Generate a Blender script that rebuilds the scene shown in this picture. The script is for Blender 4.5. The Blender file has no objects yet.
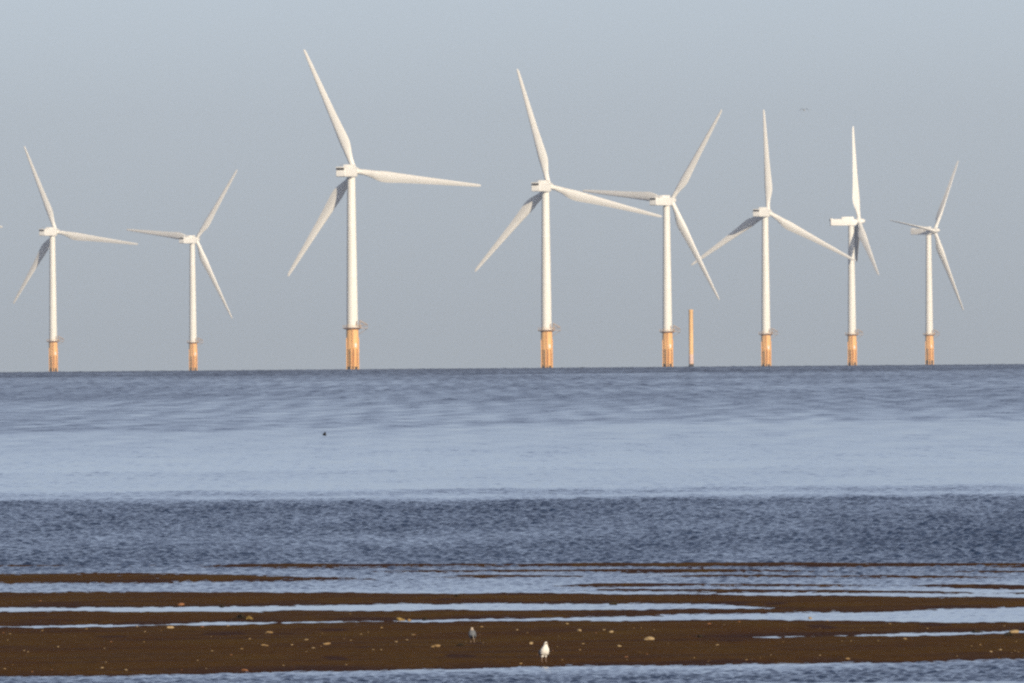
import bpy, bmesh, math, random
import numpy as np
from mathutils import Matrix, Vector

random.seed(7)
RNG = np.random.default_rng(11)
R = math.radians
sc = bpy.context.scene
col = sc.collection

# ------------------------------------------------------------------ camera
W, H = 1024, 683
F = 21400.0                     # focal length in pixels: a very long lens from a sea front
CAM_Z = 6.0
EARTH = 6371000.0               # the sea really curves away
YH = 339.2                      # image row of the true horizontal
ROLL = R(0.45)
cz, cy_, = CAM_Z, 0.0
pitch = (YH - 341.5) / F        # slightly downwards

def cam_axes():
    fwd = Vector((0, math.cos(pitch), math.sin(pitch)))
    r0 = Vector((1, 0, 0)); u0 = r0.cross(fwd)
    r = r0 * math.cos(ROLL) - u0 * math.sin(ROLL)
    u = r0 * math.sin(ROLL) + u0 * math.cos(ROLL)
    return r, u, fwd
CR, CU, CF = cam_axes()
cam = bpy.data.cameras.new('camera')
co = bpy.data.objects.new('camera', cam); col.objects.link(co)
cam.sensor_width = 36.0; cam.lens = F / W * 36.0
cam.clip_start = 1.0; cam.clip_end = 60000.0
co.matrix_world = Matrix(((CR.x, CU.x, -CF.x, 0), (CR.y, CU.y, -CF.y, 0), (CR.z, CU.z, -CF.z, CAM_Z), (0, 0, 0, 1)))
sc.camera = co

def at(px, py, Y):
    """the point of the place seen at a photograph position, Y metres out"""
    d = CF + CR * ((px - 512) / F) - CU * ((py - 341.5) / F)
    return Vector((0, 0, CAM_Z)) + d * (Y / d.y)

def on_level(px, py, z=0.0):
    """where the sight line meets the (curved) water level"""
    Y = 500.0
    for _ in range(40):
        p = at(px, py, Y)
        zl = z - Y * Y / (2 * EARTH)
        Y = Y * (CAM_Z - zl) / max(1e-6, CAM_Z - p.z)
    return at(px, py, Y)

# ------------------------------------------------------------------ light
SUN_AZ = 28.5                   # from straight behind the camera towards the right
SUN_EL = 18.0
sd = Vector((math.sin(R(SUN_AZ)) * math.cos(R(SUN_EL)), -math.cos(R(SUN_AZ)) * math.cos(R(SUN_EL)), math.sin(R(SUN_EL))))
sun = bpy.data.lights.new('sun', 'SUN'); so = bpy.data.objects.new('sun', sun); col.objects.link(so)
sun.energy = 4.9; sun.angle = R(0.5); sun.color = (1.0, 0.86, 0.66)
so.rotation_euler = sd.to_track_quat('Z', 'Y').to_euler()
so.location = (0, 0, 500)

w = bpy.data.worlds.new('World'); sc.world = w; w.use_nodes = True
nt = w.node_tree; bg = nt.nodes['Background']
sky = nt.nodes.new('ShaderNodeTexSky'); sky.sky_type = 'NISHITA'; sky.sun_disc = False
sky.sun_elevation = R(SUN_EL); sky.sun_rotation = R(180 - SUN_AZ)
sky.altitude = 0; sky.air_density = 0.56; sky.dust_density = 0.55; sky.ozone_density = 2.0
tint = nt.nodes.new('ShaderNodeMix'); tint.data_type = 'RGBA'; tint.blend_type = 'MULTIPLY'; tint.inputs['Factor'].default_value = 1
tint.inputs['B'].default_value = (1.0, 1.04, 1.15, 1)
hsv = nt.nodes.new('ShaderNodeHueSaturation'); hsv.inputs['Saturation'].default_value = .48
nt.links.new(sky.outputs[0], hsv.inputs['Color']); nt.links.new(hsv.outputs[0], tint.inputs['A']); nt.links.new(tint.outputs['Result'], bg.inputs[0]); bg.inputs[1].default_value = 0.1

sc.render.engine = 'CYCLES'
sc.view_settings.view_transform = 'Standard'; sc.view_settings.look = 'None'
sc.view_settings.exposure = 0.0; sc.view_settings.gamma = 1.0; sc.view_settings.use_curve_mapping = False
sc.cycles.use_denoising = False
sc.cycles.max_bounces = 6
sc.cycles.volume_bounces = 0
sc.cycles.pixel_filter_type = 'BLACKMAN_HARRIS'
sc.cycles.filter_width = 2.4

# ------------------------------------------------------------------ materials
def mat(name, base, rough=0.6, spec=0.3, noise=None):
    """noise = (scale, other colour, amount)"""
    m = bpy.data.materials.new(name); m.use_nodes = True
    n = m.node_tree; b = n.nodes['Principled BSDF']
    b.inputs['Base Color'].default_value = (*base, 1); b.inputs['Roughness'].default_value = rough
    b.inputs['Specular IOR Level'].default_value = spec
    if noise:
        s, c2, a = noise
        tc = n.nodes.new('ShaderNodeTexCoord')
        mp = n.nodes.new('ShaderNodeMapping'); mp.inputs['Scale'].default_value = s if isinstance(s, tuple) else (s, s, s)
        nz = n.nodes.new('ShaderNodeTexNoise'); nz.inputs['Detail'].default_value = 5; nz.inputs['Scale'].default_value = 1.0
        cr = n.nodes.new('ShaderNodeValToRGB'); cr.color_ramp.elements[0].position = .42; cr.color_ramp.elements[1].position = .72
        mx = n.nodes.new('ShaderNodeMix'); mx.data_type = 'RGBA'
        ml = n.nodes.new('ShaderNodeMath'); ml.operation = 'MULTIPLY'; ml.inputs[1].default_value = a
        n.links.new(tc.outputs['Object'], mp.inputs[0]); n.links.new(mp.outputs[0], nz.inputs['Vector'])
        n.links.new(nz.outputs['Fac'], cr.inputs[0]); n.links.new(cr.outputs[0], ml.inputs[0])
        n.links.new(ml.outputs[0], mx.inputs['Factor'])
        mx.inputs['A'].default_value = (*base, 1); mx.inputs['B'].default_value = (*c2, 1)
        n.links.new(mx.outputs['Result'], b.inputs['Base Color'])
    return m

M_WHITE = mat('white_gelcoat', (.84, .82, .77), .45, .4, ((.5, .5, .05), (.70, .69, .64), .5))
M_TOWER = mat('white_tower_paint', (.82, .80, .74), .5, .35, ((.6, .6, .04), (.68, .66, .58), .5))
M_DARK = mat('dark_louvre', (.035, .033, .028), .7, .2, (3, (.06, .055, .045), .6))
M_YEL = mat('yellow_steel_paint', (.84, .49, .19), .55, .3, ((1.2, 1.2, .12), (.66, .30, .09), .8))
M_YEL2 = mat('faded_yellow_paint', (.84, .52, .22), .6, .3, ((1, 1, .1), (.72, .40, .15), .7))
M_RUST = mat('weathered_steel', (.30, .17, .10), .7, .3, (1.5, (.20, .11, .07), .7))
M_STEEL = mat('galvanised_steel', (.36, .31, .28), .55, .4, (2, (.28, .22, .19), .6))
M_WEED = mat('marine_growth', (.045, .040, .034), .85, .2, (1.4, (.08, .06, .04), .8))
M_PALE = mat('pale_band_paint', (.74, .52, .42), .6, .3, (1, (.6, .36, .27), .7))

# ------------------------------------------------------------------ object helpers
def link(name, me, parent=None):
    o = bpy.data.objects.new(name, me); col.objects.link(o)
    if parent: o.parent = parent
    return o

def tag(o, label=None, cat=None, group=None, kind=None):
    if label: o['label'] = label
    if cat: o['category'] = cat
    if group: o['group'] = group
    if kind: o['kind'] = kind
    return o

def finish(bm, name, mats, parent=None, smooth=True, ang=40):
    bmesh.ops.recalc_face_normals(bm, faces=bm.faces[:])
    me = bpy.data.meshes.new(name)
    if smooth:
        for f in bm.faces: f.smooth = True
        for e in bm.edges:
            if len(e.link_faces) == 2 and e.calc_face_angle(0) > R(ang): e.smooth = False
    bm.to_mesh(me); bm.free()
    for m in (mats if isinstance(mats, (list, tuple)) else [mats]): me.materials.append(m)
    return link(name, me, parent)

def ring_loft(bm, rings, cap=True):
    vs = [[bm.verts.new(p) for p in r] for r in rings]
    n = len(vs[0])
    for a, b in zip(vs, vs[1:]):
        for i in range(n):
            bm.faces.new((a[i], a[(i + 1) % n], b[(i + 1) % n], b[i]))
    if cap:
        bm.faces.new(vs[0][::-1]); bm.faces.new(vs[-1])
    return vs

def lathe(bm, prof, n=32, cx=0, cy=0):
    """prof = [(radius, z)]"""
    ring_loft(bm, [[(cx + r * math.cos(2 * math.pi * i / n), cy + r * math.sin(2 * math.pi * i / n), z) for i in range(n)] for r, z in prof])

def tube(bm, pts, r, n=8, closed=False):
    pts = [Vector(p) for p in pts]
    rings = []
    for i, p in enumerate(pts):
        if closed: d = pts[(i + 1) % len(pts)] - pts[i - 1]
        else: d = pts[min(i + 1, len(pts) - 1)] - pts[max(i - 1, 0)]
        d.normalize()
        a = Vector((0, 0, 1)) if abs(d.z) < .9 else Vector((1, 0, 0))
        x = d.cross(a).normalized(); y = d.cross(x)
        rr = r[i] if isinstance(r, (list, tuple)) else r
        rings.append([p + (x * math.cos(2 * math.pi * k / n) + y * math.sin(2 * math.pi * k / n)) * rr for k in range(n)])
    if closed:
        rings.append(rings[0]); ring_loft(bm, rings, cap=False)
        bmesh.ops.remove_doubles(bm, verts=bm.verts[:], dist=1e-5)
    else:
        ring_loft(bm, rings)

def box(bm, x0, x1, y0, y1, z0, z1, bevel=0.0):
    b2 = bmesh.new()
    bmesh.ops.create_cube(b2, size=1.0)
    for v in b2.verts:
        v.co = ((x0 + x1) / 2 + v.co.x * (x1 - x0), (y0 + y1) / 2 + v.co.y * (y1 - y0), (z0 + z1) / 2 + v.co.z * (z1 - z0))
    if bevel: bmesh.ops.bevel(b2, geom=b2.edges[:], offset=bevel, segments=2, affect='EDGES', profile=.6)
    tmp = bpy.data.meshes.new('tmp'); b2.to_mesh(tmp); b2.free(); bm.from_mesh(tmp); bpy.data.meshes.remove(tmp)

# ------------------------------------------------------------------ wind turbine
HUB = 80.0; OVER = 4.4; RAD = 53.5; TILT = R(6)
TP_TOP = 17.2

def blade_bm():
    bm = bmesh.new(); rings = []; n = 28
    def interp(r, tab):
        for (a, va), (b, vb) in zip(tab, tab[1:]):
            if r <= b:
                t = (r - a) / (b - a); t = t * t * (3 - 2 * t) if tab is not CH else t
                return va + (vb - va) * t
        return tab[-1][1]
    CH = [(1.0, 2.2), (3, 2.2), (6, 2.6), (9, 3.5), (11.5, 4.2), (13, 4.35), (15, 4.15), (20, 3.55), (27, 2.9), (35, 2.35), (43, 1.8), (49, 1.35), (52, 1.1), (53, .85), (53.5, .4)]
    TH = [(1.0, 1.0), (3, .98), (7, .58), (12, .33), (25, .22), (53.5, .16)]
    TW = [(1.0, 11), (8, 11), (14, 8), (25, 4), (40, 1), (53.5, 0)]
    rs = [1.0, 2, 3, 4, 5, 6, 7, 8, 9, 10, 11, 12, 13.5, 15, 17, 20, 23, 26, 30, 34, 38, 42, 46, 49, 51, 52, 52.6, 53, 53.3, 53.5]
    for r in rs:
        c = interp(r, CH) * (1 + .07 * min(1, r / 10)); th = interp(r, TH); tw = R(interp(r, TW))
        blend = min(1, max(0, (r - 2.5) / 8.0)); blend = blend * blend * (3 - 2 * blend)
        fwd_off = .5 * (r / RAD) ** 2
        ring = []
        for i in range(n):
            t = 2 * math.pi * i / n
            cx_, cy2 = -math.cos(t) * .5 , math.sin(t) * .5 * th     # ellipse/circle
            u = .5 - .5 * math.cos(t)                                  # 0 = leading edge
            yt = 5 * th * (.2969 * math.sqrt(max(u, 0)) - .126 * u - .3516 * u * u + .2843 * u ** 3 - .1036 * u ** 4)
            ys = yt if t <= math.pi else -yt
            camb = -.04 * 4 * u * (1 - u)
            ax_, ay_ = u - .30, ys + camb
            x = (cx_ * (1 - blend) + ax_ * blend) * c
            y = (cy2 * (1 - blend) + ay_ * blend) * c
            # twist: leading edge (-x) turns upwind (+y)
            xr = x * math.cos(tw) + y * math.sin(tw); yr = -x * math.sin(tw) + y * math.cos(tw)
            ring.append((xr, yr + fwd_off, r))
        rings.append(ring)
    ring_loft(bm, rings)
    return bm

proto = {}
def build_turbine():
    root = link('wind_turbine', None)
    # --- foundation
    bm = bmesh.new(); lathe(bm, [(2.5, -14), (2.5, 8.6), (2.58, 8.7), (2.58, 9.0), (2.5, 9.1), (2.5, TP_TOP - .5), (2.62, TP_TOP - .45), (2.62, TP_TOP)], 40)
    tp = finish(bm, 'transition_piece', M_YEL, root)
    bm = bmesh.new(); lathe(bm, [(2.56, -14), (2.62, .6), (2.57, 1.5), (2.53, 1.7)], 40)
    finish(bm, 'tide_band', M_WEED, tp)
    def polar(a, r, z): return (r * math.sin(R(a)), -r * math.cos(R(a)), z)
    for a in (-12, 14, 46):                        # boat-landing fender tubes
        bm = bmesh.new()
        tube(bm, [polar(a, 2.5, 9.3), polar(a, 2.8, 8.9), polar(a, 2.95, 8.2), polar(a, 2.95, -6)], .2, 10)
        for z in (.6, 4.2, 7.4): tube(bm, [polar(a, 2.45, z), polar(a, 2.95, z)], .12, 6)
        finish(bm, 'boat_fender', M_YEL, tp)
    bm = bmesh.new()
    for s in (-1, 1): tube(bm, [polar(1 + s * 5.0, 2.85, -3), polar(1 + s * 5.0, 2.85, 17.2)], .07, 6)
    for k in range(50): tube(bm, [polar(1 - 5, 2.85, -2.6 + k * .4), polar(1 + 5, 2.85, -2.6 + k * .4)], .03, 5)
    for z in (2, 7, 12, 16): tube(bm, [polar(-4, 2.4, z), polar(-4, 2.85, z)], .05, 5); tube(bm, [polar(6, 2.4, z), polar(6, 2.85, z)], .05, 5)
    finish(bm, 'ladder', M_YEL, tp)
    bm = bmesh.new()
    for a in (-62, 68): tube(bm, [polar(a, 2.4, 13.6), polar(a, 2.72, 13.2), polar(a, 2.72, -8)], .17, 8)
    finish(bm, 'cable_tube', M_YEL, tp)
    bm = bmesh.new(); b3 = []
    for a in (22, 28, 34, 40): b3.append(a)
    ring_loft(bm, [[polar(a, r, z) for r, z in ((2.53, 9.5), (2.53, 11.1), (2.62, 11.1), (2.62, 9.5))] for a in b3])
    finish(bm, 'number_board', M_WHITE, tp, smooth=False)
    # --- platform
    bm = bmesh.new(); lathe(bm, [(2.7, TP_TOP - .55), (3.75, TP_TOP - .12), (3.85, TP_TOP - .1), (3.85, TP_TOP + .14), (2.2, TP_TOP + .16)], 36)
    pf = finish(bm, 'platform', M_RUST, root)
    bm = bmesh.new()
    for z in (.55, 1.1): tube(bm, [(3.72 * math.cos(2 * math.pi * i / 32), 3.72 * math.sin(2 * math.pi * i / 32), TP_TOP + .14 + z) for i in range(32)], .04, 6, closed=True)
    for i in range(16): tube(bm, [(3.72 * math.cos(2 * math.pi * i / 16), 3.72 * math.sin(2 * math.pi * i / 16), TP_TOP + .1 + zz) for zz in (0, 1.15)], .04, 5)
    finish(bm, 'railing', M_YEL2, pf)
    bm = bmesh.new()                                # laydown deck with its own rail, towards the crane
    box(bm, 3.2, 6.3, -2.0, .6, TP_TOP - .2, TP_TOP + .16, .03)
    tube(bm, [(2.9, -1.9, TP_TOP), (3.3, -1.9, TP_TOP + 1.2), (6.2, -1.9, TP_TOP + 1.2), (6.2, .5, TP_TOP + 1.2), (3.3, .5, TP_TOP + 1.2), (2.9, .5, TP_TOP)], .05, 6)
    for x_, y_ in ((4.2, -1.9), (5.2, -1.9), (6.2, -1.9), (6.2, .5), (4.7, .5)): tube(bm, [(x_, y_, TP_TOP), (x_, y_, TP_TOP + 1.2)], .045, 5)
    tube(bm, [(6.0, -.7, TP_TOP - .15), (2.4, -.7, TP_TOP - 2.6)], .13, 8)
    finish(bm, 'laydown_deck', M_STEEL, pf)
    bm = bmesh.new()                                # davit crane on a side bracket
    p = polar(78, 3.1, 0); q = polar(84, 6.1, 0)
    tube(bm, [(p[0], p[1], TP_TOP), (p[0], p[1], TP_TOP + 3.2)], .32, 10)
    tube(bm, [(p[0], p[1], TP_TOP + 2.9), (p[0] + .6, p[1], TP_TOP + 2.6), (q[0], q[1], TP_TOP + 1.3)], [.42, .38, .28], 8)
    tube(bm, [(p[0], p[1], TP_TOP + 1.1), (q[0], q[1], TP_TOP + 1.2)], .18, 8)
    tube(bm, [(q[0], q[1], TP_TOP + 1.3), (q[0], q[1], TP_TOP + .1)], .06, 6)
    finish(bm, 'davit_crane', M_STEEL, pf)
    # --- tower
    bm = bmesh.new()
    prof = [(2.30, TP_TOP + .16), (2.42, TP_TOP + .2), (2.42, TP_TOP + .45), (2.30, TP_TOP + .5)]
    z0, z1 = TP_TOP + .5, HUB - 2.0
    for k in range(1, 31):
        t = k / 30; r = 2.30 - .68 * (t ** 1.15); z = z0 + (z1 - z0) * t
        prof.append((r, z))
        if k in (10, 20): prof += [(r + .008, z + .05), (r + .008, z + .2), (r, z + .25)]
    prof += [(1.75, z1 + .1), (1.75, HUB - 1.6)]
    lathe(bm, prof, 48); tw = finish(bm, 'tower', M_TOWER, root)
    bm = bmesh.new()
    rings = []
    for a in (-12, -4, 4, 12): rings.append([(2.345 * math.sin(R(a + 50)) * k, -2.345 * math.cos(R(a + 50)) * k, z) for z, k in ((TP_TOP + .7, .98), (TP_TOP + 2.8, .97), (TP_TOP + 2.8, 1.0), (TP_TOP + .7, 1.01))])
    ring_loft(bm, rings); finish(bm, 'door', M_STEEL, tw, smooth=False)
    # --- nacelle (built about the tower axis at hub height, +Y upwind)
    bm = bmesh.new()
    # long body: sections along y, rounded rectangle, tapering under the nose
    def rr(y, hw, zb, zt, rad=.35, n=5):
        pts = []
        for cx2, cz2, a0 in ((hw - rad, zt - rad, 0), (-hw + rad, zt - rad, 90), (-hw + rad, zb + rad, 180), (hw - rad, zb + rad, 270)):
            for i in range(n + 1):
                a = R(a0 + 90 * i / n); pts.append((cx2 + rad * math.cos(a), y, cz2 + rad * math.sin(a)))
        return pts
    ring_loft(bm, [rr(-11.75, 1.85, -1.6, 1.6, .3), rr(-11.6, 2.0, -1.78, 1.83), rr(-11.3, 2.05, -1.85, 1.88), rr(0, 2.1, -1.95, 1.9), rr(1.6, 2.05, -1.95, 1.86),
                   rr(2.5, 1.75, -1.5, 1.6), rr(3.0, 1.5, -1.3, 1.45)])
    nac = finish(bm, 'nacelle', M_WHITE, root, ang=35)
    bm = bmesh.new(); box(bm, -1.3, 1.3, -5.4, 1.3, 1.85, 3.1, .12); finish(bm, 'roof_housing', M_WHITE, nac)
    bm = bmesh.new(); box(bm, -1.95, 1.95, -11.95, -10.3, 1.6, 2.15, .08)
    finish(bm, 'cooler_hood', M_WHITE, nac)
    bm = bmesh.new(); box(bm, -1.55, 1.55, -12.0, -11.5, .85, 1.75, .03)
    finish(bm, 'cooler_vent', M_DARK, nac, smooth=False)
    bm = bmesh.new()
    tube(bm, [(0, -11.3, 2.1), (0, -11.3, 2.9), (.15, -11.3, 3.0), (.9, -11.3, 3.0), (.9, -11.3, 3.4)], .09, 6)
    finish(bm, 'wind_sensor', M_STEEL, nac)
    # --- hub and blades, axis +Y, origin at rotor centre
    bm = bmesh.new(); n = 36
    prof = [(1.3, -1.45), (1.55, -1.35), (1.62, -.9), (1.65, 0), (1.6, 1.0), (1.42, 1.9), (1.15, 2.6), (.8, 3.2), (.4, 3.6), (.1, 3.72)]
    ring_loft(bm, [[(r * math.cos(2 * math.pi * i / n), y, r * math.sin(2 * math.pi * i / n)) for i in range(n)] for r, y in prof])
    hub = finish(bm, 'hub', M_WHITE, root)
    bl = [finish(blade_bm(), 'blade', M_WHITE, root, ang=60)]
    for k in range(2):
        c = bl[0].copy(); col.objects.link(c); c.parent = root; bl.append(c)
    return root

def pose(root, yaw, ph, pitch_b=0):
    yaw = R(yaw); ph = R(ph)
    A = Matrix.Translation((0, 0, HUB)) @ Matrix.Rotation(-yaw, 4, 'Z')
    Bm = A @ Matrix.Rotation(TILT, 4, 'X') @ Matrix.Translation((0, OVER, 0))
    k = 0
    for ch in root.children:
        nm = ch.name.split('.')[0]
        if nm == 'nacelle': ch.matrix_local = A
        elif nm == 'hub': ch.matrix_local = Bm @ Matrix.Rotation(ph, 4, 'Y')
        elif nm == 'blade':
            ch.matrix_local = Bm @ Matrix.Rotation(ph + k * 2 * math.pi / 3, 4, 'Y') @ Matrix.Rotation(R(-2.2), 4, 'X') @ Matrix.Rotation(R(-pitch_b), 4, 'Z'); k += 1

def copy_tree(o, parent=None):
    c = o.copy(); col.objects.link(c)
    if parent: c.parent = parent
    for ch in o.children: copy_tree(ch, c)
    return c

# scale (px per metre), tower x and axis y in the photograph, yaw, blade phase
TURB = [
 ('white wind turbine seen side on, its long nacelle in profile, two lower blades close together', 1.790, 851.1, 222.3, 83.8, 4.4, 58),
 ('tallest white wind turbine, one blade pointing up left, one level to the right', 2.483, 351.1, 172.2, 21.0, -23.0, 0),
 ('second tallest white wind turbine, its right blade sloping gently down towards the next turbine', 2.279, 545.4, 187.3, 21.9, -14.8, 0),
 ('white wind turbine right beside the bare orange pile, one blade up right, another level left', 2.072, 666.4, 201.6, 34.3, 35.3, 0),
 ('white wind turbine with its top blade upright, lower two spread like an inverted Y', 1.926, 765.0, 213.2, 23.2, -1.1, 0),
 ('small white wind turbine at the right end of the row, left blade dark', 1.643, 928.5, 231.6, 123.2, -37.2, 90),
 ('small white wind turbine near the left edge, one level blade pointing right', 1.732, 52.3, 232.6, 29.5, -21.6, 0),
 ('small white wind turbine with a level blade pointing left, left of the tallest turbine', 1.628, 192.2, 240.4, 33.2, 36.7, 0),
 ('white wind turbine mostly beyond the left edge, only one blade tip in sight', 1.90, -91.5, 217.5, 29.5, -23.5, 0),
]
t0 = build_turbine()
for i, (lab, s, tx, hy, yaw, ph, pb) in enumerate(TURB):
    o = t0 if i == 0 else copy_tree(t0)
    p = at(tx, hy, F / s)
    o.location = (p.x, p.y, p.z - HUB)
    pose(o, yaw, ph, pb)
    tag(o, lab, 'wind turbine', 'offshore wind turbines on yellow foundations')

# bare pile without a turbine
D = F / 1.9
pt = at(690.8, 309.5, D); pb_z = -D * D / (2 * EARTH)
mp = link('monopile', None); mp.location = (pt.x, pt.y, pb_z)
hgt = pt.z - pb_z
bm = bmesh.new(); lathe(bm, [(1.22, -12), (1.22, 7.5), (1.16, 7.6), (1.16, hgt - 1.2), (1.22, hgt - 1.1), (1.22, hgt - .1), (1.1, hgt)], 32)
shaft = finish(bm, 'shaft', M_YEL2, mp)
bm = bmesh.new(); lathe(bm, [(1.24, 2.4), (1.26, 2.5), (1.26, 7.2), (1.24, 7.3)], 32); finish(bm, 'painted_band', M_PALE, mp)
bm = bmesh.new(); lathe(bm, [(1.28, -12), (1.30, 1.6), (1.25, 2.2)], 32); finish(bm, 'tide_band', M_WEED, mp)
tag(mp, 'bare thin orange pile without a turbine standing in the sea', 'pile')

# ------------------------------------------------------------------ sea: one curved sheet of waves
FAN = 0.0275
ang = np.concatenate([-np.radians(np.linspace(55, 2.2, 24)), np.linspace(-FAN - .003, FAN + .003, 820), np.radians(np.linspace(2.2, 55, 24))])
ys = [200.0]
while ys[-1] < 15500:
    D_ = ys[-1]
    if D_ < 370: st = 4.0
    elif D_ < 560: st = D_ / 3200.0
    elif D_ < 870: st = D_ / 4600.0
    elif D_ < 9600: st = D_ / 1400.0
    else: st = 120.0
    ys.append(D_ + st)
ys = np.array(ys)
NR, NC = len(ys), len(ang)
Yg = np.repeat(ys[:, None], NC, 1).astype(np.float64)
Xg = Yg * np.tan(ang)[None, :]

def lerp_tab(v, tab):
    xs, zs = zip(*tab); return np.interp(v, xs, zs)

def smooth_noise(X, Y, lx, ly, n, seed):
    r = np.random.default_rng(seed); out = np.zeros(X.shape, np.float32)
    for _ in range(n):
        a = r.uniform(0, 2 * np.pi); k = r.uniform(.5, 1.6) * 2 * np.pi
        out += np.sin((X * (k * np.cos(a) / lx) + Y * (k * np.sin(a) / ly) + r.uniform(0, 6.28))).astype(np.float32)
    return out / math.sqrt(n / 2)

# wind-ruffled and slick zones by distance; their edges wander
wob = smooth_noise(Xg, Yg, 60, 300, 10, 3) * 0.012 + smooth_noise(Xg, Yg, 14, 90, 10, 4) * 0.006
lD = np.log(Yg) + wob
CHOP = [(math.log(a), b) for a, b in ((330, 1.15), (388, 1.0), (398, .35), (430, .20), (500, .24), (516, .55), (552, .80), (572, 1.2), (600, 1.3), (795, 1.3), (812, .70), (825, .35), (842, .62), (858, .58), (872, .34), (1000, .27),
        (1480, .28), (1560, .62), (1750, .60), (2200, .70), (3600, .8), (4500, .85), (4950, 1.6), (16000, 1.7))]
chop = lerp_tab(lD, CHOP).astype(np.float32)
chop *= np.clip(1 + .10 * smooth_noise(Xg, Yg, 16, 110, 12, 5) + .20 * lerp_tab(ys, [(900, .2), (1300, 1), (16000, 1)])[:, None].astype(np.float32) * smooth_noise(Xg, Yg, 4, 34, 18, 8) + .12 * smooth_noise(Xg, Yg, 90, 700, 10, 6), .25, 1.6)

step = np.gradient(ys)
Z = np.zeros((NR, NC), np.float32)
NW = 150
lam = np.exp(RNG.uniform(math.log(.22), math.log(16), NW)); dirs = RNG.uniform(-1.3, 1.3, NW)
def envelope(L, th):
    # only waves the sheet resolves; short waves dominate close in
    res = np.clip((L / max(.25, math.cos(th)) / step - 2.4) / 2.0, 0, 1)
    pref = np.exp(-((np.log(L) - np.log(np.clip(ys / 1450.0, .30, 5))) / .7) ** 2)
    return res * pref
nrm = np.zeros(NR)
for L, th in zip(lam, dirs):
    env = envelope(L, th).astype(np.float32); nrm += env.astype(float) ** 2
    rows = np.nonzero(env > .01)[0]
    if len(rows) == 0: continue
    k = 2 * np.pi / L
    a, b = rows[0], rows[-1] + 1
    g = smooth_noise(Xg[a:b], Yg[a:b], L * 5, L * 9, 3, int(L * 1000)) * .5 + .8
    Z[a:b] += env[a:b, None] * (L / (2 * np.pi)) * np.sin((k * math.sin(th)) * Xg[a:b] + (k * math.cos(th)) * Yg[a:b] + RNG.uniform(0, 6.28)).astype(np.float32) * g
SLOPE = 0.20
fade = lerp_tab(ys, [(0, 1.1), (850, 1.1), (1400, .8), (2500, .6), (4500, .4), (5000, .25), (9000, .2), (16000, .2)])
Z *= (SLOPE * fade * math.sqrt(2) / np.sqrt(np.maximum(nrm, .5)))[:, None].astype(np.float32) * chop
# a few long low wavelets running along the shore
for yc, L, amp, wd in ((572, 5.5, .05, 26), (640, 8.0, .035, 60)):
    ph = smooth_noise(Xg, Yg, 40, 200, 6, int(yc)) * .9
    env = np.exp(-((Yg - yc) / wd) ** 2) * np.clip(.5 + .5 * smooth_noise(Xg, Yg, 12, 30, 6, int(yc) + 1), 0, 1.3)
    s = .5 + .5 * np.sin(2 * np.pi * Yg / L + ph)
    Z += (amp * env * (s ** 4 - .3)).astype(np.float32)
Zs = Z - (Yg * Yg + Xg * Xg) / (2 * EARTH)

def grid_mesh(name, X, Y, Zz, attr=None, attr2=None):
    nr, nc = X.shape
    me = bpy.data.meshes.new(name)
    co_ = np.stack([X, Y, Zz], -1).astype(np.float32).reshape(-1)
    idx = np.arange(nr * nc, dtype=np.int32).reshape(nr, nc)
    f = np.stack([idx[:-1, :-1], idx[:-1, 1:], idx[1:, 1:], idx[1:, :-1]], -1).reshape(-1)
    nf = (nr - 1) * (nc - 1)
    me.vertices.add(nr * nc); me.vertices.foreach_set('co', co_)
    me.loops.add(nf * 4); me.loops.foreach_set('vertex_index', f)
    me.polygons.add(nf); me.polygons.foreach_set('loop_start', np.arange(0, nf * 4, 4, dtype=np.int32))
    me.polygons.foreach_set('use_smooth', np.ones(nf, dtype=bool))
    if attr is not None:
        a = me.attributes.new('chop', 'FLOAT', 'POINT'); a.data.foreach_set('value', attr.astype(np.float32).reshape(-1))
    if attr2 is not None:
        a = me.attributes.new('ripple', 'FLOAT', 'POINT'); a.data.foreach_set('value', attr2.astype(np.float32).reshape(-1))
    me.update(); me.validate()
    return me

def water_material():
    m = bpy.data.materials.new('sea_water'); m.use_nodes = True
    n = m.node_tree; b = n.nodes['Principled BSDF']
    b.inputs['Base Color'].default_value = (.018, .036, .082, 1)
    b.inputs['IOR'].default_value = 1.333; b.inputs['Roughness'].default_value = .12
    tc = n.nodes.new('ShaderNodeTexCoord'); at_ = n.nodes.new('ShaderNodeAttribute'); at_.attribute_name = 'chop'
    prev = None
    for sx, sy, dist in ((3.2, 2.2, .03), (9.0, 6.0, .010)):
        mp_ = n.nodes.new('ShaderNodeMapping'); mp_.inputs['Scale'].default_value = (sx, sy, 1)
        nz = n.nodes.new('ShaderNodeTexNoise'); nz.inputs['Scale'].default_value = 1; nz.inputs['Detail'].default_value = 3
        bp = n.nodes.new('ShaderNodeBump'); bp.inputs['Distance'].default_value = dist
        n.links.new(tc.outputs['Object'], mp_.inputs[0]); n.links.new(mp_.outputs[0], nz.inputs['Vector'])
        n.links.new(nz.outputs['Fac'], bp.inputs['Height']); n.links.new(at_.outputs['Fac'], bp.inputs['Strength'])
        if prev: n.links.new(prev.outputs[0], bp.inputs['Normal'])
        prev = bp
    n.links.new(prev.outputs[0], b.inputs['Normal'])
    rp = n.nodes.new('ShaderNodeAttribute'); rp.attribute_name = 'ripple'        # unresolved wind ripples
    n.links.new(rp.outputs['Fac'], b.inputs['Roughness'])
    return m
ripple = .10 + .06 * chop * (ys < 1000)[:, None] + lerp_tab(lD, [(math.log(900), 0), (math.log(1500), .17), (math.log(4700), .17), (math.log(4950), .14), (9.9, .14)]).astype(np.float32) * chop
me = grid_mesh('sea', Xg, Yg, Zs, chop, np.clip(ripple, .05, .7)); me.materials.append(water_material())
tag(link('sea', me), kind='structure')

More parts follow.
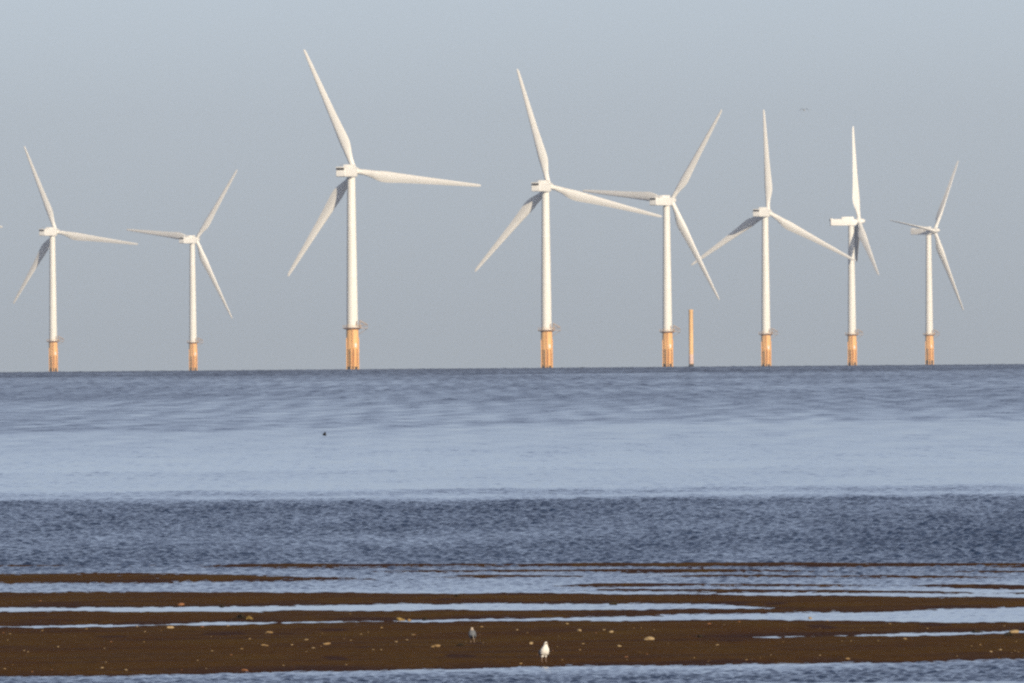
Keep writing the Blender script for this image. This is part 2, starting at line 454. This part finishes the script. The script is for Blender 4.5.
# ------------------------------------------------------------------ beach: sand bars and runnels
# water boundaries measured where they lie on the flats: (lens x, row) polylines, top and bottom
WATER = [
 ([(-400, 540), (1424, 540)], [(-400, 572), (0, 573), (128, 572), (256, 574.5), (340, 577.5), (400, 580.6), (450, 586), (1424, 586)]),
 ([(-400, 584), (0, 583.3), (128, 582.3), (256, 581), (340, 580), (400, 578), (1424, 578)], [(-400, 591), (0, 591.5), (256, 592), (512, 593), (768, 595), (1024, 597.5), (1424, 600)]),
 ([(-400, 608), (0, 606.5), (128, 606), (256, 604.5), (384, 603), (512, 602.3), (640, 602), (700, 603.5), (768, 606), (800, 609)],
  [(-400, 613), (0, 611.5), (256, 611), (384, 610.3), (512, 610.3), (640, 609.6), (700, 609), (768, 608.2), (800, 608)]),
 ([(-400, 633), (0, 624.8), (128, 623.2), (256, 620.6), (384, 619.5), (512, 617.4), (640, 614.5), (768, 611.5), (860, 611), (896, 610), (940, 608), (1024, 605.5), (1424, 600)],
  [(-400, 636), (0, 627.8), (128, 626.2), (256, 623.5), (384, 622), (512, 621), (640, 620), (768, 619.3), (896, 621.5), (1024, 622.5), (1424, 625)]),
 ([(690, 638.2), (700, 637.1), (768, 635.8), (896, 632.6), (1024, 628.8), (1424, 620)], [(690, 636.8), (700, 637.4), (768, 637.2), (896, 635.6), (1024, 633), (1424, 628)]),
 ([(-400, 682), (0, 676), (128, 675), (256, 671.5), (384, 669.5), (512, 666.2), (640, 664.5), (768, 663), (896, 661.5), (960, 660), (1024, 658), (1424, 650)], [(-400, 900), (1424, 900)]),
]
# low bars that only just break the surface off the right-hand shore
BARS = [([(180, 566.2), (340, 565.4), (560, 564.8), (760, 564.4), (1024, 565.4), (1424, 566)], 2.3, 9), ([(330, 571.2), (560, 570.4), (760, 570.4), (1024, 571.6), (1424, 572)], .9, 6),
        ([(400, 576.4), (560, 575.6), (760, 575.8), (1024, 577.2), (1424, 578)], .8, 4), ([(520, 585.2), (700, 584.6), (900, 585.2), (1024, 586.8), (1200, 587)], .8, 4),
        ([(560, 589.2), (760, 590.4), (1024, 592.4), (1300, 594)], .9, 5), ([(-400, 566), (0, 565.6), (240, 565.2), (420, 565.4)], .9, 5)]
bx = np.concatenate([np.linspace(-9000, -760, 30), np.linspace(-700, 1724, 700), np.linspace(1800, 9000, 30)])
def row_to_dist(r):      # rows at lens centre -> distance
    dep = (r - YH) / F
    return np.array([CAM_Z / d if d > 0 else 1e9 for d in dep])
rows_ = np.arange(700, 548, -.22)
byd = row_to_dist(rows_)
byd = np.concatenate([[-120, -40, -5, 10, 30, 60, 100, 160, 220, 280, 320], byd[byd > 330], [700, 800, 1000, 1400, 2000]])
BX = np.repeat(bx[None, :], len(byd), 0); BY = np.repeat(byd[:, None], len(bx), 1)
BWX = (BX - 512) / F * np.maximum(BY, 60)
# row at which each ground point is seen (level ground), camera roll included
dep = np.where(BY > 5, CAM_Z / np.maximum(BY, 5), 1.0)
BR = YH + dep * F - (BX - 512) * math.tan(ROLL)
wobn = smooth_noise(BWX, BY, 2.2, 14, 10, 21) * .34 + smooth_noise(BWX, BY, .4, 5, 12, 22) * .22
sdist = np.full(BX.shape, 99.0)
for top, bot in WATER:
    t = np.interp(BX, *zip(*top)); b = np.interp(BX, *zip(*bot))
    if top[0][0] > 0: b = np.where(BX < top[0][0], t - 5, b)
    if bot[-1][0] < 900: b = np.where(BX > bot[-1][0], t - 5, b)
    inside = np.minimum(BR - t, b - BR)          # >0 inside the water
    sdist = np.minimum(sdist, -inside)
bar = np.zeros(BX.shape)
for ln, hw, ln_m in BARS:
    c = np.interp(BX, *zip(*ln))
    wv = hw * np.clip(.80 + .42 * smooth_noise(BWX, BY * 0, ln_m * 1.5, 10, 8, int(ln[0][1] * 10)), -.4, 1.5)
    e_ = np.clip((BX - ln[0][0]) / 60, 0, 1) * np.clip((ln[-1][0] - BX) / 60, 0, 1)
    k_ = np.where(e_ > 0, wv * e_ - np.abs(BR - c) - (1 - e_), -9)
    sdist = np.maximum(sdist, k_); bar = np.maximum(bar, np.clip(k_, 0, 1))
sdist = sdist + wobn + .75
BZ = .060 * np.tanh(sdist / 4.0) + .035 * bar
BZ += np.where(sdist > 0, 1, .2) * (smooth_noise(BWX, BY, 2.5, 9, 14, 31) * .0025 + smooth_noise(BWX, BY, .45, 1.6, 20, 32) * .0012)
BZ = np.where(BY < 330, np.clip((330 - BY) / 330, 0, 1) ** 1.4 * 4.2 + np.where(BY > 300, -.03, -.03), BZ)
BZ = np.where(BY > 640, -.05 - (BY - 640) * .004, BZ)
BZ -= BY * BY / (2 * EARTH)

def sand_material():
    m = bpy.data.materials.new('wet_sand'); m.use_nodes = True
    n = m.node_tree; b = n.nodes['Principled BSDF']
    b.inputs['Roughness'].default_value = .95; b.inputs['Specular IOR Level'].default_value = .04
    tc = n.nodes.new('ShaderNodeTexCoord')
    def noise(sc_, det, v):
        mp_ = n.nodes.new('ShaderNodeMapping'); mp_.inputs['Scale'].default_value = sc_
        nz = n.nodes.new('ShaderNodeTexNoise'); nz.inputs['Scale'].default_value = 1; nz.inputs['Detail'].default_value = det
        n.links.new(tc.outputs['Object'], mp_.inputs[0]); n.links.new(mp_.outputs[0], nz.inputs['Vector'])
        return nz
    n1 = noise((.35, .10, 1), 4, 0); n2 = noise((6, 1.5, 6), 4, 0)
    r1 = n.nodes.new('ShaderNodeValToRGB'); r1.color_ramp.elements[0].position = .3; r1.color_ramp.elements[1].position = .72
    r1.color_ramp.elements[0].color = (.090, .040, .011, 1); r1.color_ramp.elements[1].color = (.112, .060, .013, 1)
    n.links.new(n1.outputs['Fac'], r1.inputs[0])
    mx = n.nodes.new('ShaderNodeMix'); mx.data_type = 'RGBA'; mx.blend_type = 'MULTIPLY'; mx.inputs['Factor'].default_value = 1
    r2 = n.nodes.new('ShaderNodeValToRGB'); r2.color_ramp.elements[0].position = .3; r2.color_ramp.elements[1].position = .7
    r2.color_ramp.elements[0].color = (.72, .70, .70, 1); r2.color_ramp.elements[1].color = (1.15, 1.15, 1.1, 1)
    n.links.new(n2.outputs['Fac'], r2.inputs[0])
    n.links.new(r1.outputs[0], mx.inputs['A']); n.links.new(r2.outputs[0], mx.inputs['B'])
    wa = n.nodes.new('ShaderNodeAttribute'); wa.attribute_name = 'ripple'
    m2 = n.nodes.new('ShaderNodeMix'); m2.data_type = 'RGBA'; m2.blend_type = 'MULTIPLY'; m2.inputs['B'].default_value = (.50, .36, .48, 1)
    n.links.new(wa.outputs['Fac'], m2.inputs['Factor']); n.links.new(mx.outputs['Result'], m2.inputs['A'])
    n.links.new(m2.outputs['Result'], b.inputs['Base Color'])
    sp = n.nodes.new('ShaderNodeMapRange'); sp.inputs['To Min'].default_value = .01; sp.inputs['To Max'].default_value = .05
    n.links.new(wa.outputs['Fac'], sp.inputs['Value']); n.links.new(sp.outputs[0], b.inputs['Specular IOR Level'])
    n3 = noise((2.5, 5, 5), 5, 0); bp = n.nodes.new('ShaderNodeBump'); bp.inputs['Distance'].default_value = .03; bp.inputs['Strength'].default_value = .6
    n.links.new(n3.outputs['Fac'], bp.inputs['Height']); n.links.new(bp.outputs[0], b.inputs['Normal'])
    return m
# sand stays soaked along the water's edge and in long damp streaks
wet = np.clip(1 - (sdist - .3) / (2.6 + 1.2 * smooth_noise(BWX, BY, 3.0, 12, 8, 41)), 0, 1) + .35 * np.clip(smooth_noise(BWX, BY, 5.0, 7, 12, 42), 0, 1.5)
me = grid_mesh('beach', BWX, BY, BZ, None, np.clip(wet, 0, 1)); me.materials.append(sand_material())
tag(link('beach', me), kind='structure')

def sand_z(x, y):
    """height of the beach under a point"""
    i = min(max(int(np.searchsorted(byd, y)), 1), len(byd) - 1)
    row = BWX[i]; j = min(max(int(np.searchsorted(row, x)), 1), len(row) - 1)
    return float(max(BZ[i - 1:i + 1, j - 1:j + 1].max(), -.01 - y * y / (2 * EARTH)))

def on_sand(px, py):
    z = .03
    for _ in range(4):
        p = on_level(px, py, z); z = sand_z(p.x, p.y) + p.y ** 2 / (2 * EARTH)
    return Vector((p.x, p.y, sand_z(p.x, p.y)))

# ------------------------------------------------------------------ stones, shells, weed and modelled shade on the sand
M_SHELL = mat('pale_shell', (.37, .27, .14), .7, .3, (40, (.22, .14, .07), .8))
M_TAN = mat('tan_stone', (.29, .19, .085), .8, .2, (25, (.18, .11, .05), .8))
M_ORANGE = mat('orange_shell', (.26, .12, .05), .7, .3, (40, (.3, .12, .06), .7))
M_WRACK_SHADE = mat('dark_weed_and_shade', (.022, .016, .010), .8, .2, (20, (.05, .035, .012), .7))  # dark weed; also colours the heaps that stand in for shade
M_YWEED = mat('yellow_weed', (.30, .20, .06), .8, .2, (20, (.16, .1, .03), .8))

def lump(name, mats, r, flat, seed, n=2):
    rg = random.Random(seed); bm = bmesh.new()
    bmesh.ops.create_icosphere(bm, subdivisions=n, radius=1.0)
    ax_ = [(Vector((rg.gauss(0, 1), rg.gauss(0, 1), rg.gauss(0, 1))).normalized(), rg.uniform(-.3, .3), rg.uniform(1.5, 3.5)) for _ in range(6)]
    for v in bm.verts:
        d = v.co.normalized(); k = 1 + sum(a * math.sin(f * d.dot(x) + 1) for x, a, f in ax_)
        v.co = d * k; v.co.x *= r; v.co.y *= r * .8; v.co.z *= r * flat
        v.co.z += r * flat * .45
    return finish(bm, name, mats, None, ang=70)

def weed(name, m, wdt, hgt_, seed, count=34):
    """tangled wrack: many short bent fronds in a heap, one mesh"""
    rg = random.Random(seed); bm = bmesh.new()
    for _ in range(count):
        x, y = rg.gauss(0, wdt * .26), rg.gauss(0, wdt * .3); a = rg.uniform(0, 6.28); l = rg.uniform(.3, .6) * wdt * .6
        h = hgt_ * rg.uniform(.2, 1) * math.exp(-(x / (wdt * .4)) ** 2)
        pts = [(x + math.cos(a) * l * t, y + math.sin(a) * l * t, max(.004, h * math.sin(math.pi * (.15 + .8 * abs(t + .5) ** .8)))) for t in (-.5, -.25, 0, .25, .5)]
        tube(bm, pts, [.004, .011, .013, .011, .004], 5)
    return finish(bm, name, m)

big = [  # x, y, px width, material, flatness, kind, label
 (648, 640, 10, M_SHELL, .42, 'stone', 'largest pale stone on the brown sand, to the right of the white gull'),
 (268.5, 633, 8, M_TAN, .4, 'stone', 'flat tan stone lying just below the thin water strip, left of centre'),
 (265, 646, 7, M_TAN, .35, 'stone', 'low tan stone on the sand below the flat tan stone, left of centre'),
 (327, 644.5, 7, M_TAN, .4, 'stone', 'tan stone on open sand between the flat tan stones and the grey gull'),
 (435, 647, 7, M_TAN, .42, 'stone', 'tan stone on the sand left of the grey gull and lower than it'),
 (579, 631.3, 5, M_SHELL, .6, 'shell', 'bright pale shell on the sand above and right of the white gull'),
 (531, 644.3, 4.5, M_SHELL, .6, 'shell', 'bright pale shell just left of the white gull\'s head'),
 (611.5, 632.4, 5, M_SHELL, .5, 'shell', 'pale shell between the white gull and the largest pale stone, upper side'),
 (619.5, 646.4, 4.5, M_SHELL, .55, 'shell', 'pale shell left of and just below the largest pale stone'),
 (170, 628.3, 4.5, M_SHELL, .6, 'shell', 'bright pale shell at the lower edge of the thin water strip at left'),
 (1014, 632.8, 8, M_SHELL, .5, 'stone', 'pale stone beside the dark clump that stands for its shade at the right edge'),
 (180.5, 606.2, 6, M_ORANGE, .6, 'stone', 'orange tan stone at the upper edge of the bright water strip'),
 (400.5, 620.4, 9, M_YWEED, .45, 'stone', 'yellowish stone standing in the thin water strip near the middle'),
 (409, 621.2, 5, M_TAN, .5, 'stone', 'small tan stone in the thin strip just right of the yellowish stone'),
 (613, 605, 6, M_WRACK_SHADE, .6, 'stone', 'dark stone standing in the grey runnel above the white gull'),
 (810.5, 619.2, 5, M_SHELL, .5, 'shell', 'pale shell at the lower edge of the bright pool at right'),
 (848, 659.2, 5, M_TAN, .5, 'stone', 'tan stone close to the foreground water at right'),
 (245, 671.2, 5.5, M_ORANGE, .5, 'shell', 'orange shell at the edge of the foreground water, left of centre'),
]
for i, (px, py, wpx, m, fl, nm, lab) in enumerate(big):
    p = on_sand(px, py); s = p.y / F
    o = lump(nm, m, wpx * s * .5, fl, 100 + i, 3); o.location = p; o.rotation_euler.z = random.uniform(0, 6.28) if wpx < 6 else 0
    tag(o, lab, nm)
clumps = [(241, 620.6, 11, .11, M_WRACK_SHADE, 'dark seaweed clump lying across the thin water strip, left of centre'),
          (249, 619.6, 7, .08, M_YWEED, 'yellow seaweed tuft beside the dark clump on the thin water strip'),
          (1008.5, 636, 8, .10, M_WRACK_SHADE, 'shaded side of the pale stone built as a dark clump at the right edge'),  # shade left of the pale stone, modelled as a dark heap
          (975, 632.4, 9, .06, M_WRACK_SHADE, 'low dark seaweed lying in the thin right-hand water strip'),
          (425, 620.2, 6, .07, M_WRACK_SHADE, 'small dark seaweed tuft in the thin strip right of the yellowish stone'),
          (700, 637.4, 5, .06, M_WRACK_SHADE, 'dark seaweed tuft where the right-hand thin strip begins'),
          (461, 645.6, 7, .05, M_WRACK_SHADE, 'shadow of the grey gull built as a flat dark patch on the sand'),  # the grey gull's cast shadow, modelled as a flat dark heap
          (457, 596.6, 6, .05, M_WRACK_SHADE, 'dark seaweed tuft on the upper sand bar above the grey gull'),
          (222, 607.6, 4.5, .06, M_WRACK_SHADE, 'small dark seaweed tuft in the bright water strip at left')]
for i, (px, py, wpx, h, m, lab) in enumerate(clumps):
    p = on_sand(px, py); o = weed('seaweed', m, wpx * p.y / F, h, 300 + i); o.location = p  # real seaweed, plus the dark heaps modelled for shade
    tag(o, lab, 'seaweed')

small = [(10, 634), (42, 631), (86, 629), (137, 626.5), (202, 627), (228, 626), (58, 647), (111, 642), (144, 642), (212, 651), (242, 649), (231, 655), (250, 639), (4, 669), (32, 672), (102, 668), (126, 670),
 (350, 614), (361, 634), (381, 628), (413, 635), (407, 640), (396, 642), (313, 648), (381, 650), (482, 627), (483, 643), (306, 640), (292, 645), (527, 633), (604, 630), (626, 657), (641, 628), (654, 630), (583, 644), (580, 650),
 (562, 660), (521, 664), (668, 644), (694, 658), (717, 645), (567, 624), (709, 624), (517, 630), (739, 622), (746, 660), (596, 633), (890, 624), (878, 641), (905, 639), (980, 645), (991, 652), (1000, 650), (1015, 651), (851, 641), (783, 642), (827, 621), (999, 659), (1018, 652), (40, 601)]
rg = random.Random(5)
for _ in range(60):
    x = rg.uniform(-6, 1030); lo = np.interp(x, *zip(*WATER[3][1])) + 3; hi = np.interp(x, *zip(*WATER[5][0])) - 2
    small.append((x, rg.uniform(lo, hi)))
sm = {}
for k in range(5):
    sm[k] = lump('shell_fragment', [M_SHELL, M_TAN, M_TAN, M_SHELL, M_ORANGE][k], .5, .5, 50 + k, 2)
for i, (px, py) in enumerate(small):
    k = rg.choice([0, 0, 1, 1, 2, 3, 4]) if i > 4 else i
    o = sm[k] if i < 5 else sm[k].copy()
    if i >= 5: col.objects.link(o)
    p = on_sand(px, py)
    wpx = rg.uniform(1.7, 3.3) if i < 60 else rg.uniform(1.0, 2.0)
    s = wpx * p.y / F
    o.location = p; o.scale = (s, s * rg.uniform(.7, 1.2), s * rg.uniform(.6, 1.0)); o.rotation_euler = (0, 0, rg.uniform(0, 6.28))
    tag(o, 'tiny pale shell fragment or pebble, one of the specks strewn over the brown sand', 'shell fragment', 'tiny shell fragments strewn over the sand')

# ------------------------------------------------------------------ birds
M_FEATHER = mat('white_plumage', (.82, .79, .72), .8, .1, (60, (.7, .66, .58), .5))
M_MANTLE = mat('grey_plumage', (.17, .18, .19), .8, .1, (60, (.12, .125, .13), .6))
M_BUFF = mat('dusky_plumage', (.42, .35, .28), .8, .1, (60, (.3, .25, .2), .5))
M_TIP = mat('black_plumage', (.02, .02, .022), .7, .2, (60, (.04, .04, .04), .6))
M_BILL = mat('yellow_bill', (.45, .28, .06), .5, .4, (60, (.35, .2, .05), .6))
M_LEG = mat('pinkish_leg', (.22, .15, .11), .6, .3, (60, (.16, .11, .08), .6))

def skin_body(name, nodes, edges, mats, pick, parent=None, sub=2):
    """one continuous body grown over a skeleton; pick(center, normal) -> material slot"""
    me = bpy.data.meshes.new(name)
    me.from_pydata([n[0] for n in nodes], edges, [])
    o = bpy.data.objects.new(name, me); col.objects.link(o)
    md = o.modifiers.new('skin', 'SKIN'); md.use_smooth_shade = True
    for v, n in zip(me.skin_vertices[0].data, nodes): v.radius = n[1]
    me.skin_vertices[0].data[0].use_root = True
    ms = o.modifiers.new('sub', 'SUBSURF'); ms.levels = sub; ms.render_levels = sub
    dg = bpy.context.evaluated_depsgraph_get(); dg.update()
    new = bpy.data.meshes.new_from_object(o.evaluated_get(dg))
    bpy.data.objects.remove(o); bpy.data.meshes.remove(me)
    new.name = name
    for m in mats: new.materials.append(m)
    for p in new.polygons:
        p.use_smooth = True; p.material_index = pick(p.center, p.normal)
    r = link(name, new, parent)
    return r

def standing_gull(height, hunch):
    """a gull facing +X, feet at the origin, about 0.36 m tall; body, folded wings, bill, eyes"""
    k = height / .36
    n = [((0, 0, .17), (.096, .078)), ((.05, 0, .205), (.090, .074)), ((.085, 0, .250), (.056, .052)), ((.095, 0, .285 - hunch), (.033, .031)), ((.105, 0, .325 - hunch * 1.5), (.032, .034)), ((.13, 0, .322 - hunch * 1.5), (.022, .022)),
         ((-.07, 0, .145), (.05, .048)), ((-.13, 0, .125), (.026, .03)), ((-.20, 0, .108), (.012, .03)),
         ((.005, .030, .115), (.022, .022)), ((.0, .034, .075), (.0075, .0075)), ((-.006, .034, .008), (.006, .006)), ((.035, .036, .005), (.006, .014)),
         ((.005, -.030, .115), (.022, .022)), ((.0, -.034, .075), (.0075, .0075)), ((-.006, -.034, .008), (.006, .006)), ((.035, -.036, .005), (.006, .014))]
    n = [(tuple(c * k for c in p), tuple(c * k for c in r)) for p, r in n]
    e = [(0, 1), (1, 2), (2, 3), (3, 4), (4, 5), (0, 6), (6, 7), (7, 8), (0, 9), (9, 10), (10, 11), (11, 12), (0, 13), (13, 14), (14, 15), (15, 16)]
    return n, e, k

def make_gull(label, px, py, height, heading, hunch, plumage):
    p = on_sand(px, py)
    root = link('gull', None); root.location = p; root.rotation_euler.z = heading
    n, e, k = standing_gull(height, hunch)
    body = skin_body('body', n, e, [plumage, M_MANTLE, M_LEG], lambda c, nn: 2 if c.z < .085 * k else (1 if (c.z < .262 * k and c.x < .07 * k and c.x > -.16 * k and nn.z - .55 * nn.x > .12) else 0), root)
    for s in (-1, 1):                        # folded wings: a long teardrop shell over the flank with dark tips
        bm = bmesh.new(); rings = []
        for t in np.linspace(0, 1, 14):
            x = (.06 - .30 * t) * k; z = (.205 - .085 * t - .01 * math.sin(math.pi * t)) * k
            hh = .046 * k * (math.sin(math.pi * min(1, t * .9 + .12)) ** .7) * (1 - .45 * t); yy = s * (.050 + .018 * math.sin(math.pi * min(1, t * 1.2)) - .042 * t * t) * k
            rings.append([(x, yy + s * .016 * k * math.cos(a) * (1 - .6 * t), z + hh * math.sin(a)) for a in np.linspace(0, 2 * math.pi, 13)[:-1]])
        ring_loft(bm, rings)
        wing = finish(bm, 'folded_wing', [M_MANTLE, M_TIP], body, ang=80)
        for f in wing.data.polygons: f.material_index = 1 if f.center.x < -.15 * k else 0
    hx, hz = .148 * k, (.320 - hunch * 1.5) * k
    bm = bmesh.new(); ring_loft(bm, [[(hx + dx * k, w_ * k * math.cos(a), hz + dz * k + h_ * k * math.sin(a)) for a in np.linspace(0, 2 * math.pi, 9)[:-1]] for dx, w_, h_, dz in ((-.012, .010, .011, 0), (.012, .007, .009, -.001), (.03, .005, .007, -.004), (.042, .002, .003, -.010))])
    finish(bm, 'bill', M_BILL, body)
    for s in (-1, 1):
        bm = bmesh.new(); bmesh.ops.create_icosphere(bm, subdivisions=2, radius=.006 * k)
        for v in bm.verts: v.co += Vector((.125 * k, s * .026 * k, hz + .012 * k))
        finish(bm, 'eye', M_TIP, body)
    tag(root, label, 'gull')
    return root
make_gull('bright white gull standing upright on the sand at the edge of the foreground water', 544, 662.2, .40, R(-72), 0, M_FEATHER)
make_gull('grey backed gull standing hunched on the brown sand, its back turned', 472.5, 643.2, .345, R(96), .012, M_BUFF)

# gull in flight, seen nearly head on
D = 2300.0
p = at(804, 110.3, D)
fg = link('flying_gull', None); fg.location = p; fg.rotation_euler.z = R(-75); fg.scale = (1.0, 1.0, 1.5)
n = [((0, 0, 0), (.055, .05)), ((.10, 0, .01), (.05, .045)), ((.18, 0, .02), (.036, .034)), ((.23, 0, .02), (.03, .03)), ((.27, 0, .018), (.012, .012)), ((-.12, 0, 0), (.035, .03)), ((-.22, 0, -.005), (.04, .008))]
fb = skin_body('body', n, [(0, 1), (1, 2), (2, 3), (3, 4), (0, 5), (5, 6)], [M_FEATHER], lambda c, nn: 0, fg)
for s in (-1, 1):
    bm = bmesh.new(); rings = []
    for t, zz, ch, sw in ((0, .03, .16, .06), (.25, .11, .17, .10), (.45, .12, .16, .12), (.7, .06, .12, .06), (.9, -.01, .06, -.04), (1, -.04, .015, -.12)):
        yy = s * (.04 + .50 * t)
        rings.append([(sw + ch * (.45 - u), yy, zz + th_) for u, th_ in ((0, 0), (.3, .012), (.7, .008), (1, 0), (.7, -.003), (.3, -.006))])
    ring_loft(bm, rings)
    wg = finish(bm, 'wing', [M_MANTLE, M_TIP], fb, ang=80)
    for f in wg.data.polygons: f.material_index = 1 if abs(f.center.y) > .14 else 0
tag(fg, 'tiny gull in flight high up in the sky over the turbines', 'gull')

# dark seabird sitting on the water
p = on_level(324.5, 435.4, 0)
sb = link('floating_seabird', None); sb.location = (p.x, p.y, p.z); sb.rotation_euler.z = R(-80); sb.scale = (1.08, 1.08, 1.08)
n = [((0, 0, .05), (.12, .10)), ((.13, 0, .055), (.085, .075)), ((.19, 0, .12), (.055, .055)), ((.20, 0, .19), (.05, .05)), ((.245, 0, .192), (.034, .034)), ((-.13, 0, .06), (.075, .06)), ((-.24, 0, .08), (.03, .015))]
b_ = skin_body('body', n, [(0, 1), (1, 2), (2, 3), (3, 4), (0, 5), (5, 6)], [M_TIP], lambda c, nn: 0, sb)
bm = bmesh.new(); tube(bm, [(.255, 0, .19), (.33, 0, .18)], [.016, .004], 8); finish(bm, 'bill', M_DARK, b_)
tag(sb, 'small dark seabird floating alone on the calm pale water', 'seabird')

# ------------------------------------------------------------------ sea air
HAZE = 3.0e-5
if HAZE > 0:
    bm = bmesh.new(); box(bm, -23500, 23500, -400, 15800, -60, 175)
    hz_m = bpy.data.materials.new('sea_air'); hz_m.use_nodes = True
    n = hz_m.node_tree; n.nodes.remove(n.nodes['Principled BSDF'])
    v = n.nodes.new('ShaderNodeVolumePrincipled'); v.inputs['Density'].default_value = HAZE; v.inputs['Color'].default_value = (.85, .9, 1, 1); v.inputs['Anisotropy'].default_value = .2
    n.links.new(v.outputs[0], n.nodes['Material Output'].inputs['Volume'])
    tag(finish(bm, 'haze', hz_m, None, smooth=False), kind='stuff')
